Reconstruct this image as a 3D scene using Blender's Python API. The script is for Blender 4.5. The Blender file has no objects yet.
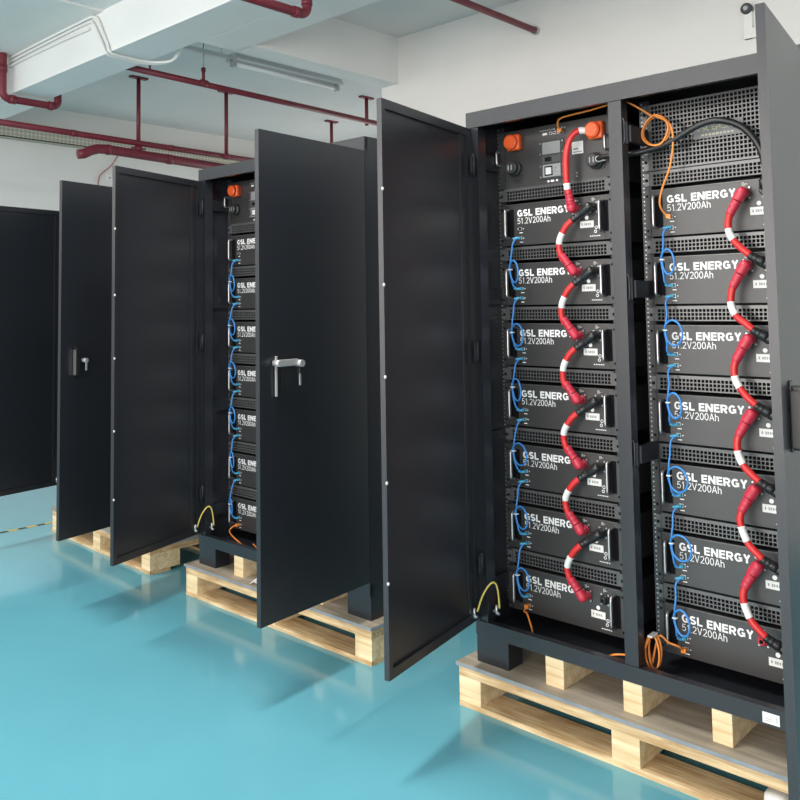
import bpy, bmesh, math, random
from mathutils import Vector, Matrix
random.seed(7)
S = bpy.context.scene
COL = S.collection
# ------------------------------------------------------------------ camera, world, light, exposure
cam_d = bpy.data.cameras.new('camera'); cam = bpy.data.objects.new('camera', cam_d); COL.objects.link(cam)
YAW, PITCH, ROLL = .7469, .063, -.0155
fw = Vector((-math.sin(YAW)*math.cos(PITCH), math.cos(YAW)*math.cos(PITCH), math.sin(PITCH)))
rt = Vector((math.cos(YAW), math.sin(YAW), 0)); up = rt.cross(fw)
r2 = math.cos(ROLL)*rt + math.sin(ROLL)*up; u2 = -math.sin(ROLL)*rt + math.cos(ROLL)*up
M = Matrix(((r2.x, u2.x, -fw.x, 1.9344), (r2.y, u2.y, -fw.y, -2.4591), (r2.z, u2.z, -fw.z, 1.4255), (0, 0, 0, 1)))
cam.matrix_world = M
cam_d.sensor_width = 36; cam_d.lens = 850.25/800*36; cam_d.shift_y = -(400-250.65)/800; cam_d.clip_start = .05
S.camera = cam

W_ = bpy.data.worlds.new('world'); S.world = W_; W_.use_nodes = True
bg = W_.node_tree.nodes['Background']; bg.inputs[0].default_value = (1.0, .945, .9, 1); bg.inputs[1].default_value = .75

def area(name, loc, rot, sx, sy, power, color=(1, 1, 1)):
    d = bpy.data.lights.new(name, 'AREA'); d.shape = 'RECTANGLE'; d.size = sx; d.size_y = sy; d.energy = power; d.color = color
    o = bpy.data.objects.new(name, d); o.location = loc; o.rotation_euler = rot; COL.objects.link(o); return o
for i, x in enumerate((-3.45, -.1, 3.25)):
    area('ceiling_tube_light', (x, -1.27, 3.36), (0, 0, 0), .25, 1.2, 74, (1, .95, .9))
# daylight from the row of windows behind the camera
area('window_daylight', (1.6, -6.4, 1.5), (math.radians(90), 0, 0), 8, 2.2, 385, (1, .935, .88))
area('clerestory_daylight', (-2.5, -6.4, 3.15), (math.radians(90), 0, 0), 8, .8, 130, (1, .945, .9))
# added fill light hidden in the far bay, brightens its ceiling and left wall
area('far_bay_fill_light', (-5.2, 6.2, 1.6), (math.radians(-90), 0, 0), 3.6, 1.8, 48, (1, .95, .9))

S.view_settings.view_transform = 'Standard'; S.view_settings.look = 'None'
S.view_settings.gamma = 1; S.view_settings.use_curve_mapping = False
S.view_settings.exposure = 0.0

# ------------------------------------------------------------------ materials
MATS = {}
def mat(name, col, rough=.5, metal=0, spec=.5, bump=None, coat=0, noise=None):
    if name in MATS: return MATS[name]
    m = bpy.data.materials.new(name); m.use_nodes = True; nt = m.node_tree; b = nt.nodes['Principled BSDF']
    b.inputs['Base Color'].default_value = (*col, 1); b.inputs['Roughness'].default_value = rough
    b.inputs['Metallic'].default_value = metal; b.inputs['Specular IOR Level'].default_value = spec
    b.inputs['Coat Weight'].default_value = coat; b.inputs['Coat Roughness'].default_value = .08
    tc = nt.nodes.new('ShaderNodeTexCoord')
    if noise:
        sc, amt = noise
        n = nt.nodes.new('ShaderNodeTexNoise'); n.inputs['Scale'].default_value = sc; n.inputs['Detail'].default_value = 4
        nt.links.new(tc.outputs['Object'], n.inputs['Vector'])
        r = nt.nodes.new('ShaderNodeValToRGB'); r.color_ramp.elements[0].position = .3; r.color_ramp.elements[1].position = .7
        r.color_ramp.elements[0].color = (*[c*(1-amt) for c in col], 1); r.color_ramp.elements[1].color = (*[min(1, c*(1+amt)) for c in col], 1)
        nt.links.new(n.outputs['Fac'], r.inputs['Fac']); nt.links.new(r.outputs['Color'], b.inputs['Base Color'])
    if bump:
        sc, st = bump
        n = nt.nodes.new('ShaderNodeTexNoise'); n.inputs['Scale'].default_value = sc; n.inputs['Detail'].default_value = 3
        nt.links.new(tc.outputs['Object'], n.inputs['Vector'])
        bp = nt.nodes.new('ShaderNodeBump'); bp.inputs['Strength'].default_value = st; bp.inputs['Distance'].default_value = .002
        nt.links.new(n.outputs['Fac'], bp.inputs['Height']); nt.links.new(bp.outputs['Normal'], b.inputs['Normal'])
    MATS[name] = m; return m

def wood_mat(name, c1, c2, axis, scale=9, dist=3.5, rough=.65):
    m = bpy.data.materials.new(name); m.use_nodes = True; nt = m.node_tree; b = nt.nodes['Principled BSDF']
    tc = nt.nodes.new('ShaderNodeTexCoord'); mp = nt.nodes.new('ShaderNodeMapping')
    sc = [1.0, 1.0, 1.0]; sc[axis] = .08
    mp.inputs['Scale'].default_value = sc
    nt.links.new(tc.outputs['Object'], mp.inputs['Vector'])
    n = nt.nodes.new('ShaderNodeTexNoise'); n.inputs['Scale'].default_value = scale*8; n.inputs['Detail'].default_value = 6
    n.inputs['Distortion'].default_value = .75
    nt.links.new(mp.outputs['Vector'], n.inputs['Vector'])
    n2 = nt.nodes.new('ShaderNodeTexNoise'); n2.inputs['Scale'].default_value = 6; nt.links.new(tc.outputs['Object'], n2.inputs['Vector'])
    mx = nt.nodes.new('ShaderNodeMath'); mx.operation = 'ADD'
    s2 = nt.nodes.new('ShaderNodeMath'); s2.operation = 'MULTIPLY'; s2.inputs[1].default_value = .5
    nt.links.new(n2.outputs['Fac'], s2.inputs[0]); nt.links.new(n.outputs['Fac'], mx.inputs[0]); nt.links.new(s2.outputs[0], mx.inputs[1])
    r = nt.nodes.new('ShaderNodeValToRGB'); r.color_ramp.elements[0].position = .55; r.color_ramp.elements[1].position = .95
    r.color_ramp.elements[0].color = (*c1, 1); r.color_ramp.elements[1].color = (*c2, 1)
    nt.links.new(mx.outputs[0], r.inputs['Fac']); nt.links.new(r.outputs['Color'], b.inputs['Base Color'])
    b.inputs['Roughness'].default_value = rough; b.inputs['Specular IOR Level'].default_value = .25
    MATS[name] = m; return m

powder = mat('black_powder_coat', (.016, .018, .023), .3, 0, .6, bump=(900, .12))
powder_in = mat('black_powder_coat_inside', (.016, .018, .023), .5, 0, .4, bump=(900, .12))
black_face = mat('black_faceplate', (.036, .035, .036), .38, 0, .75, bump=(1200, .15))
black_vent = mat('black_vent_steel', (.08, .08, .082), .38, 0, .7, 0, .5)
dark_void = mat('dark_recess_and_shade', (.006, .006, .008), .8, 0, .1)  # near-black for recesses, and for shade inside holes and vents put into the colour
zinc = mat('zinc', (.55, .56, .57), .35, .8)
satin = mat('satin_metal', (.42, .42, .43), .35, .25)
zinc_grey = mat('pale_grey_rubber', (.5, .5, .5), .5)
chrome = mat('chrome', (.75, .75, .76), .2, 1)
steel = mat('brushed_steel', (.45, .45, .46), .32, .9)
white_print = mat('white_print', (.88, .88, .88), .6, 0, .2)
white_plastic = mat('white_plastic', (.82, .82, .8), .4)
sticker_white = mat('white_sticker', (.85, .84, .82), .5)
grey_print = mat('grey_print', (.3, .3, .3), .6)
red_cable = mat('red_cable', (.62, .028, .03), .38, noise=(30, .08))
red_boot = mat('red_connector', (.52, .03, .06), .42, bump=(300, .1))
black_rubber = mat('black_rubber', (.015, .015, .016), .35)
orange_cap = mat('orange_cap', (.9, .13, .03), .35)
orange_wire = mat('orange_wire', (.75, .25, .045), .4)
blue_wire = mat('blue_wire', (.045, .25, .66), .38)
cyan_plug = mat('cyan_plug', (.06, .36, .55), .35)
yellow_wire = mat('yellow_wire', (.72, .58, .13), .45)
pipe_red = mat('red_oxide_paint', (.17, .016, .03), .45, noise=(9, .15))
white_paint = mat('white_wall_paint', (.79, .78, .76), .85, 0, .2, noise=(1.3, .03))
ceil_paint = mat('ceiling_paint', (.74, .745, .74), .9, 0, .15, noise=(1.1, .03))
beam_paint = mat('beam_paint', (.82, .82, .81), .85, 0, .2, noise=(1.5, .03))
floor_m = mat('turquoise_epoxy', (.119, .372, .46), .12, 0, .5, noise=(1.2, .05), bump=(3, .02))
cream = mat('cream_tray', (.62, .58, .47), .6)
pine_x = wood_mat('pine_x', (.42, .26, .12), (.78, .6, .36), 0)
pine_y = wood_mat('pine_y', (.40, .25, .12), (.74, .56, .33), 1)
pine_end = wood_mat('pine_end', (.62, .45, .24), (.86, .72, .48), 0, scale=5)
ply = wood_mat('plywood_top', (.28, .24, .18), (.46, .40, .32), 0, scale=4)
ply_edge = mat('grey_blue_film_edge', (.235, .265, .29), .45, noise=(14, .15))
lcd = mat('dark_glass', (.012, .013, .016), .12, 0, .6)
silver_panel = mat('silver_panel', (.33, .34, .35), .45, .3)
cap_black = mat('black_cap', (.03, .03, .031), .4)

# ------------------------------------------------------------------ mesh helpers
class MB:
    def __init__(s): s.bm = bmesh.new(); s.mats = []
    def mi(s, m):
        if m not in s.mats: s.mats.append(m)
        return s.mats.index(m)
    def box(s, x0, x1, y0, y1, z0, z1, m, bev=0, smooth=False):
        b = bmesh.new(); bmesh.ops.create_cube(b, size=1)
        for v in b.verts: v.co = Vector(((x0+x1)/2+v.co.x*(x1-x0), (y0+y1)/2+v.co.y*(y1-y0), (z0+z1)/2+v.co.z*(z1-z0)))
        if bev: bmesh.ops.bevel(b, geom=b.edges[:], offset=bev, segments=2, profile=.7, affect='EDGES')
        return s.add(b, m, smooth)
    def add(s, b, m, smooth=False):
        i = s.mi(m); vm = {}
        for v in b.verts: vm[v] = s.bm.verts.new(v.co)
        for f in b.faces:
            try:
                nf = s.bm.faces.new([vm[v] for v in f.verts]); nf.material_index = i; nf.smooth = smooth
            except ValueError: pass
        b.free(); return s
    def quad(s, pts, m):
        f = s.bm.faces.new([s.bm.verts.new(p) for p in pts]); f.material_index = s.mi(m)
    def cyl(s, p0, p1, r0, m, r1=None, seg=20, smooth=True, bev=0):
        p0 = Vector(p0); p1 = Vector(p1); r1 = r0 if r1 is None else r1
        d = p1-p0; b = bmesh.new()
        bmesh.ops.create_cone(b, cap_ends=True, segments=seg, radius1=r0, radius2=r1, depth=d.length)
        if bev:
            es = [e for e in b.edges if len(e.link_faces) == 2 and any(len(f.verts) > 4 for f in e.link_faces)]
            bmesh.ops.bevel(b, geom=es, offset=bev, segments=2, affect='EDGES')
        q = d.to_track_quat('Z', 'Y').to_matrix().to_4x4()
        bmesh.ops.transform(b, matrix=Matrix.Translation((p0+p1)/2) @ q, verts=b.verts)
        i = s.mi(m); vm = {}
        for v in b.verts: vm[v] = s.bm.verts.new(v.co)
        for f in b.faces:
            nf = s.bm.faces.new([vm[v] for v in f.verts]); nf.material_index = i; nf.smooth = smooth and len(f.verts) <= 4
        b.free(); return s
    def sphere(s, c, r, m, sx=1, sy=1, sz=1, seg=14):
        b = bmesh.new(); bmesh.ops.create_uvsphere(b, u_segments=seg, v_segments=seg//2+1, radius=r)
        for v in b.verts: v.co = Vector((c[0]+v.co.x*sx, c[1]+v.co.y*sy, c[2]+v.co.z*sz))
        return s.add(b, m, True)
    def tube(s, pts, r, m, seg=10, sub=6, smooth_path=True, closed=False):
        pts = [Vector(p) for p in pts]
        if smooth_path: pts = catmull(pts, sub, closed)
        rs = r if isinstance(r, (list, tuple)) else None
        rings = []; n = len(pts); i = s.mi(m); prev = None
        for k in range(n):
            t = (pts[min(k+1, n-1)]-pts[max(k-1, 0)]).normalized()
            if prev is None:
                a = Vector((0, 0, 1)) if abs(t.z) < .9 else Vector((1, 0, 0))
                nrm = t.cross(a).normalized()
            else:
                nrm = (prev - t*prev.dot(t)).normalized()
            prev = nrm; bn = t.cross(nrm)
            rad = r if rs is None else rs[0]+(rs[-1]-rs[0])*k/(n-1) if len(rs) == 2 else rs[min(k*len(rs)//n, len(rs)-1)]
            rings.append([s.bm.verts.new(pts[k]+rad*(math.cos(2*math.pi*j/seg)*nrm+math.sin(2*math.pi*j/seg)*bn)) for j in range(seg)])
        for k in range(n-1):
            for j in range(seg):
                f = s.bm.faces.new((rings[k][j], rings[k][(j+1) % seg], rings[k+1][(j+1) % seg], rings[k+1][j])); f.material_index = i; f.smooth = True
        for rg in (rings[0][::-1], rings[-1]):
            f = s.bm.faces.new(rg); f.material_index = i
        return s
    def tube_var(s, pts, rad, m, seg=14):
        i = s.mi(m); rings = []; prev = None; n = len(pts)
        for k in range(n):
            t = (pts[min(k+1, n-1)]-pts[max(k-1, 0)]).normalized()
            if prev is None:
                a = Vector((0, 0, 1)) if abs(t.z) < .9 else Vector((1, 0, 0)); nrm = t.cross(a).normalized()
            else: nrm = (prev-t*prev.dot(t)).normalized()
            prev = nrm; bn = t.cross(nrm)
            rings.append([s.bm.verts.new(pts[k]+rad[k]*(math.cos(2*math.pi*j/seg)*nrm+math.sin(2*math.pi*j/seg)*bn)) for j in range(seg)])
        for k in range(n-1):
            for j in range(seg):
                f = s.bm.faces.new((rings[k][j], rings[k][(j+1) % seg], rings[k+1][(j+1) % seg], rings[k+1][j])); f.material_index = i; f.smooth = True
        for rg in (rings[0][::-1], rings[-1]):
            f = s.bm.faces.new(rg); f.material_index = i
        return s
    def prism(s, poly, p, q, m, axes='xz'):
        # polygon in two axes, extruded on the third from p to q
        def P(a, c, t): return (a, t, c) if axes == 'xz' else (t, a, c) if axes == 'yz' else (a, c, t)
        b = bmesh.new(); A = [b.verts.new(P(a, c, p)) for a, c in poly]; B = [b.verts.new(P(a, c, q)) for a, c in poly]
        n = len(poly); b.faces.new(A); b.faces.new(B[::-1])
        for k in range(n): b.faces.new((A[k], B[k], B[(k+1) % n], A[(k+1) % n]))
        bmesh.ops.recalc_face_normals(b, faces=b.faces[:])
        return s.add(b, m)
    def mesh(s, name):
        bmesh.ops.recalc_face_normals(s.bm, faces=s.bm.faces[:])
        me = bpy.data.meshes.new(name); s.bm.to_mesh(me); s.bm.free()
        for m in s.mats: me.materials.append(m)
        return me
    def build(s, name, parent=None, loc=(0, 0, 0), rz=0):
        o = bpy.data.objects.new(name, s.mesh(name)); COL.objects.link(o)
        o.location = loc; o.rotation_euler.z = rz
        if parent: o.parent = parent
        return o
def catmull(P, sub, closed=False):
    if len(P) < 3: return P
    out = []; n = len(P)
    for i in range(n-1):
        p0 = P[i-1] if i else P[0]*2-P[1]; p1 = P[i]; p2 = P[i+1]; p3 = P[i+2] if i+2 < n else P[-1]*2-P[-2]
        for k in range(sub):
            t = k/sub
            out.append(.5*((2*p1)+(p2-p0)*t+(2*p0-5*p1+4*p2-p3)*t*t+(3*p1-p0-3*p2+p3)*t**3))
    out.append(P[-1]); return out

def tag(o, label, cat, group=None):
    o['label'] = label; o['category'] = cat
    if group: o['group'] = group
    elif 'group' in o: del o['group']
    return o
def empty(name, loc=(0, 0, 0), rz=0):
    o = bpy.data.objects.new(name, None); COL.objects.link(o); o.location = loc; o.rotation_euler.z = rz; o.empty_display_size = .05; return o
def copy_tree(o, parent=None):
    c = o.copy(); COL.objects.link(c)
    if parent: c.parent = parent
    for ch in list(o.children): copy_tree(ch, c)
    return c
def struct(o): o['kind'] = 'structure'; return o

TEXT_CACHE = {}
def arc(cx, cy, rx, ry, a0, a1, n=12):
    return [(cx+rx*math.cos(math.radians(a0+(a1-a0)*k/n)), cy+ry*math.sin(math.radians(a0+(a1-a0)*k/n))) for k in range(n+1)]
def glyph(ch, h):
    """centre-line strokes of one character, cap height 1, half stroke width h -> (width, strokes)"""
    if ch == ' ': return .28, []
    if ch == '.': return 2*h+.06, [[(h+.03, 0), (h+.03, 2*h)]]
    if ch == '-': return .4, [[(0, .42), (.4, .42)]]
    if ch == 'G':
        w = .8; return w, [arc(w/2, .5, w/2-h, .5-h, 42, 318, 20)+[(w-h, .14+h*.4)], [(w-h, .08), (w-h, .5-h*.0)], [(w, .46), (w*.54, .46)]]
    if ch == 'S':
        w = .7; ry = (1-2*h)/4; rx = w/2-h
        return w, [arc(w/2, 1-h-ry, rx, ry, 28, 270, 14)[:-1]+arc(w/2, h+ry, rx, ry, 90, -152, 14)]
    if ch == 'L': return .6, [[(h, 1), (h, 0)], [(h, h), (.6, h)]]
    if ch == 'E': return .63, [[(h, 1), (h, 0)], [(h, 1-h), (.63, 1-h)], [(h, .52), (.59, .52)], [(h, h), (.63, h)]]
    if ch == 'N': return .8, [[(h, 0), (h, 1)], [(h*1.1, 1-h*.2), (.8-h*1.1, h*.2)], [(.8-h, 0), (.8-h, 1)]]
    if ch == 'R':
        w = .76; ry = (.56-h)/2+.0; cy = 1-h-ry
        return w, [[(h, 0), (h, 1)], [(h, 1-h), (.4, 1-h)]+arc(.4, cy, .3-h*.6, ry, 90, -90, 10)[1:-1]+[(.4, cy-ry), (h, cy-ry)], [(.36, cy-ry), (w-h*1.05, 0)]]
    if ch == 'Y': return .76, [[(h*1.05, 1), (.38, .46)], [(.76-h*1.05, 1), (.38, .46)], [(.38, .5), (.38, 0)]]
    if ch == 'B':
        return .66, [[(h, 0), (h, 1)], [(h, 1-h), (.38, 1-h)]+arc(.38, .76-h/2, .2-h*.2, .24-h/2, 90, -90, 8)+[(h, .52)], [(h, .52), (.4, .52)]+arc(.4, .26+h/2, .24-h*.2, .26-h/2, 90, -90, 8)+[(h, h)]]
    if ch == '+': return .55, [[(0, .45), (.55, .45)], [(.275, .17), (.275, .73)]]
    if ch == '5':
        return .56, [[(.51, 1-h), (.14, 1-h), (.085, .5), (.11, .5)]+arc(.27, .33, .29-h, .33-h, 125, -150, 14)]
    if ch == '1': return .46, [[(.27, 0), (.27, 1)], [(.27, .98-h), (.07, .76)]]
    if ch == '2': return .56, [arc(.28, .7, .27-h, .3-h, 165, -35, 12)+[(h*1.2, h), (.56, h)]]
    if ch == '0': return .56, [arc(.28, .5, .28-h, .5-h, 0, 360, 20)]
    if ch == 'V': return .68, [[(h, 1), (.34, 0)], [(.68-h, 1), (.34, 0)]]
    if ch == 'A': return .68, [[(h, 0), (.34, 1)], [(.68-h, 0), (.34, 1)], [(.15, .32), (.53, .32)]]
    if ch == 'h': return .5, [[(h, 0), (h, 1)], arc(.25, .72-.25, .25-h, .25-h, 165, 0, 10)+[(.5-h, 0)]]
    return .5, []
def text_mesh(body, width, height, m, bold=0.0, flip=False):
    """flat lettering standing in the xz plane, facing -y, lower left corner at the origin"""
    key = (body, width, height, m.name, bold)
    if key in TEXT_CACHE: return TEXT_CACHE[key]
    h = .106 if bold > .012 else .05; gap = .1 if bold else .1
    strokes = []; x = 0
    for ch in body:
        w, st = glyph(ch, h)
        for p in st: strokes.append([(a+x, c) for a, c in p])
        x += w+gap
    tot = x-gap; sx = width/tot
    bm = bmesh.new(); hz = h*height
    for p in strokes:
        P = [Vector((a*sx, c*height)) for a, c in p]; n = len(P); L = []; R_ = []
        for k in range(n):
            d0 = (P[k]-P[k-1]).normalized() if k else None; d1 = (P[k+1]-P[k]).normalized() if k < n-1 else None
            if d0 is None: d0 = d1
            if d1 is None: d1 = d0
            n0 = Vector((-d0.y, d0.x)); n1 = Vector((-d1.y, d1.x)); mvec = (n0+n1)
            mvec = mvec.normalized() if mvec.length > 1e-6 else n0
            l = hz/max(.5, mvec.dot(n0)); l *= (1+.15*abs(mvec.x)) if bold > .012 else 1
            L.append(bm.verts.new((P[k].x+mvec.x*l, -.0006, P[k].y+mvec.y*l))); R_.append(bm.verts.new((P[k].x-mvec.x*l, -.0006, P[k].y-mvec.y*l)))
        for k in range(n-1): bm.faces.new((L[k], R_[k], R_[k+1], L[k+1]))
    me = bpy.data.meshes.new('lettering'); bm.to_mesh(me); bm.free(); me.materials.append(m)
    TEXT_CACHE[key] = me; return me
def text_obj(name, body, x, y, z, width, height, m, parent, bold=0.0):
    o = bpy.data.objects.new(name, text_mesh(body, width, height, m, bold)); COL.objects.link(o)
    o.location = (x, y, z); o.parent = parent; return o

# ------------------------------------------------------------------ the room
CEIL = 3.70; YW = 2.79; XW = -7.4
b = MB(); b.box(-9.5, 6, -6, 9, -.1, 0, floor_m); struct(b.build('floor'))
b = MB(); b.box(-9.5, 6, -5, 9, CEIL, CEIL+.15, ceil_paint); struct(b.build('ceiling'))
b = MB(); b.box(-3.11, 6, YW, YW+.25, 0, CEIL, white_paint); struct(b.build('wall_back'))
b = MB(); b.box(-3.11, -2.91, YW+.25, 6.5, 0, CEIL, white_paint); struct(b.build('wall_return'))
b = MB(); b.box(XW-.2, XW, -6, 6.5, 0, CEIL, white_paint); struct(b.build('wall_left'))
b = MB(); b.box(XW, -2.91, 6.3, 6.5, 0, CEIL, white_paint); struct(b.build('wall_rear'))
# big cross beam, longitudinal beams, thin secondary beam
b = MB(); b.box(-6.9, 6, .6, .92, 3.3, CEIL, beam_paint); struct(b.build('trim_1'))
b = MB(); b.box(-3.11, -2.914, 1.245, YW, 3.3, CEIL, beam_paint); struct(b.build('trim_2'))
b = MB(); b.box(-3.11, 6, .93, 1.25, 3.3, CEIL, beam_paint); struct(b.build('trim_3'))
b = MB(); b.box(-6.55, -5.5, -5, .6, 3.3, CEIL, beam_paint).box(-6.55, -5.8, .6, .95, 3.295, CEIL, beam_paint); struct(b.build('trim_4'))
b = MB(); b.box(-5.5, -3.86, -5, .6, 3.625, CEIL, white_paint); struct(b.build('trim_5'))
b = MB(); b.box(-3.86, 6, -5, .6, 3.638, CEIL, ceil_paint); struct(b.build('trim_6'))

# ------------------------------------------------------------------ sprinkler pipes
def pipe(name, pts, r, label, cat='pipe', elbows=(), clamps=()):
    t = MB(); t.tube(pts, r, pipe_red, seg=14, smooth_path=False)
    for e in elbows: t.sphere(e, r*1.28, pipe_red)
    o = t.build(name); tag(o, label, cat)
    return o
def bend(p, d0, d1, r, n=6):
    # rounded corner: arrives along d0, leaves along d1
    p = Vector(p); d0 = Vector(d0).normalized(); d1 = Vector(d1).normalized(); c = p - d0*r + d1*r
    return [tuple(c + d0*r*math.sin(a) - d1*r*math.cos(a)) for a in [math.pi/2*k/n for k in range(n+1)]]
def pipe_mesh(runs, r, extras=None):
    t = MB()
    t.tube(runs, r, pipe_red, seg=16, smooth_path=False)
    return t
X5 = -5.4
path = [(X5-.4, .5, 3.70-.04)] + bend((X5, .5, 3.66), (1, 0, 0), (0, 0, -1), .07) + bend((X5, .5, 3.235), (0, 0, -1), (0, 1, 0), .06) + bend((X5, .985, 3.235), (0, 1, 0), (0, 0, 1), .05) + [(X5, .985, 3.6)]
t = pipe_mesh(path, .032)
t.cyl((X5, .5, 3.46), (X5, .5, 3.52), .037, pipe_red); t.cyl((X5, .555, 3.235), (X5, .61, 3.235), .039, pipe_red); t.cyl((X5, .9, 3.235), (X5, .94, 3.235), .039, pipe_red)
tag(t.build('sprinkler_pipe'), 'dark red pipe dipping under the white beam at the far left', 'pipe')
t = pipe_mesh([(-1.763, -1.5, 3.12)] + bend((-1.763, .765, 3.12), (0, 1, 0), (0, 0, 1), .05) + [(-1.763, .765, 3.3)], .028)
t.cyl((-1.763, .66, 3.12), (-1.763, .70, 3.12), .033, pipe_red); t.cyl((-1.763, .765, 3.18), (-1.763, .765, 3.21), .033, pipe_red)
tag(t.build('sprinkler_pipe'), 'dark red pipe with upturned elbow at the top edge above the middle cabinet', 'pipe')
t = pipe_mesh([(-1.512, .95, 3.433), (-1.512, YW+.02, 3.433)], .024)
t.cyl((-1.512, 1.42, 3.433), (-1.512, 1.5, 3.433), .03, pipe_red); t.cyl((-1.512, YW-.03, 3.433), (-1.512, YW, 3.433), .032, zinc)
tag(t.build('sprinkler_pipe'), 'dark red pipe running into the white wall above the nearest cabinet', 'pipe')
XB = -4.15
t = pipe_mesh([(XB, .94, 3.34), (XB, 3.9, 3.30)], .026)
t.cyl((XB, 1.64, 3.337), (XB, 1.71, 3.337), .031, pipe_red); t.cyl((XB, 1.95, 3.325), (XB, 1.95, 3.30), .02, pipe_red)
tag(t.build('sprinkler_pipe'), 'long thin dark red pipe hanging highest, below the ceiling lamp', 'pipe')
t = MB(); t.cyl((XB, 1.672, 3.36), (XB, 1.672, 3.47), .014, pipe_red); t.cyl((XB, 1.672, 3.47), (XB, 1.672, CEIL), .006, zinc); t.cyl((XB, 1.672, 3.44), (XB, 1.672, 3.47), .02, pipe_red)
tag(t.build('pipe_hanger'), 'thin hanger rod holding the highest red pipe near the lamp end', 'hanger')
t = MB(); t.cyl((XB, 1.16, 3.35), (XB, 1.16, 3.40), .008, pipe_red); t.box(XB-.03, XB+.03, 1.13, 1.19, 3.40, 3.41, pipe_red)
tag(t.build('pipe_hanger'), 'short hanger stub on the highest red pipe beside the white beam', 'hanger')
XA = -5.527
t = pipe_mesh([(XA, -1, 3.066), (XA, 4.8, 3.011)], .029)
for y in (1.196, 2.224): t.cyl((XA, y-.025, 3.045-.0093*(y-1.196)), (XA, y+.025, 3.045-.0093*(y-1.196)), .032, pipe_red)
tag(t.build('sprinkler_pipe'), 'lower dark red pipe running along just above the thick red pipe', 'pipe')
t = pipe_mesh([(XA-.02, 1.248, 2.86), (XA-.01, 1.299, 2.868), (XA, 1.361, 2.904), (XA, 1.433, 2.93), (XA, 1.515, 2.936), (XA, 4.586, 2.858)], .046)
t.cyl((XA, 1.525, 2.935), (XA, 1.556, 2.934), .051, pipe_red); t.cyl((XA, 2.172, 2.919), (XA, 2.224, 2.917), .051, pipe_red)
tag(t.build('sprinkler_pipe'), 'thick dark red pipe with a bent open end at its left', 'pipe')
def t_hanger(x, y, zb, label, ring=True):
    t = MB(); t.cyl((x, y, zb), (x, y, CEIL-.015), .02, pipe_red); t.box(x-.03, x+.03, y-.09, y+.09, CEIL-.018, CEIL, pipe_red)
    if ring:
        t.cyl((x, y, zb-.03), (x, y, zb+.02), .035, pipe_red); t.box(x-.02, x+.02, y-.07, y+.07, zb-.01, zb+.005, pipe_red)
    tag(t.build('pipe_hanger'), label, 'hanger')
t_hanger(-5.541, 1.864, 2.991, 'dark red drop hanger with plate top, leftmost above the thick pipe')
t_hanger(-5.409, 2.809, 3.007, 'dark red drop hanger meeting the lower pipe above the middle cabinet')
t_hanger(-5.728, 4.605, 2.991, 'dark red T-shaped hanger seen just above the open right door of the middle cabinet')
t_hanger(-4.568, 4.06, 3.382, 'dark red T-shaped hanger at the right end of the highest pipe', ring=False)
# cable tray on the far wall: perforation as procedural dots
def dotted():
    m = bpy.data.materials.new('perforated_cream'); m.use_nodes = True; nt = m.node_tree; bs = nt.nodes['Principled BSDF']
    tc = nt.nodes.new('ShaderNodeTexCoord'); mp = nt.nodes.new('ShaderNodeMapping'); mp.inputs['Scale'].default_value = (22, 22, 22)
    v = nt.nodes.new('ShaderNodeTexVoronoi'); v.inputs['Randomness'].default_value = 0; v.inputs['Scale'].default_value = 1
    nt.links.new(tc.outputs['Object'], mp.inputs[0]); nt.links.new(mp.outputs[0], v.inputs['Vector'])
    r = nt.nodes.new('ShaderNodeValToRGB'); r.color_ramp.interpolation = 'CONSTANT'
    r.color_ramp.elements[0].color = (.42, .39, .32, 1); r.color_ramp.elements[1].color = (.66, .62, .52, 1); r.color_ramp.elements[1].position = .55
    nt.links.new(v.outputs['Distance'], r.inputs['Fac']); nt.links.new(r.outputs['Color'], bs.inputs['Base Color']); bs.inputs['Roughness'].default_value = .75
    return m
pc = dotted()
t = MB(); t.box(XW+.001, XW+.14, -2, 6, 3.285, 3.295, pc).box(XW+.13, XW+.14, -2, 6, 3.285, 3.394, pc).box(XW+.001, XW+.01, -2, 6, 3.285, 3.394, pc)
tag(t.build('cable_tray'), 'cream perforated cable tray along the far left wall', 'cable tray')
# white conduits on the beam
def conduit(pts, r, label):
    t = MB(); t.tube(pts, r, white_plastic, seg=10, sub=5); tag(t.build('conduit'), label, 'conduit')
yb = .585
conduit([(-5.5, yb, 3.61), (-5.0, yb, 3.617), (-4.4, yb, 3.62), (-4.06, yb, 3.62), (-3.98, yb, 3.61), (-3.92, yb, 3.585), (-3.86, yb, 3.5), (-3.77, yb, 3.36), (-3.74, yb-.005, 3.31), (-3.74, .62, 3.283), (-3.745, .75, 3.281), (-3.73, .9, 3.279), (-3.66, 1.0, 3.285), (-3.58, 1.03, 3.30), (-3.52, 1.04, 3.36), (-3.47, 1.05, 3.45)], .011, 'white conduit, topmost of three, bending down and under the white beam')
conduit([(-5.5, yb, 3.575), (-5.0, yb, 3.585), (-4.4, yb, 3.59), (-4.06, yb, 3.588), (-3.99, yb, 3.57), (-3.93, yb, 3.5), (-3.82, yb, 3.35), (-3.79, yb-.005, 3.31), (-3.79, .62, 3.283), (-3.80, .75, 3.281), (-3.78, .9, 3.279), (-3.72, 1.0, 3.285), (-3.63, 1.04, 3.30), (-3.57, 1.05, 3.36), (-3.52, 1.06, 3.45)], .011, 'white conduit, middle of three, bending under the beam beside the topmost')
conduit([(-5.5, yb, 3.54), (-5.0, yb, 3.545), (-4.5, yb, 3.545), (-4.04, yb, 3.535)], .01, 'white conduit, lowest of three on the beam, straight with a free end')
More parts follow.
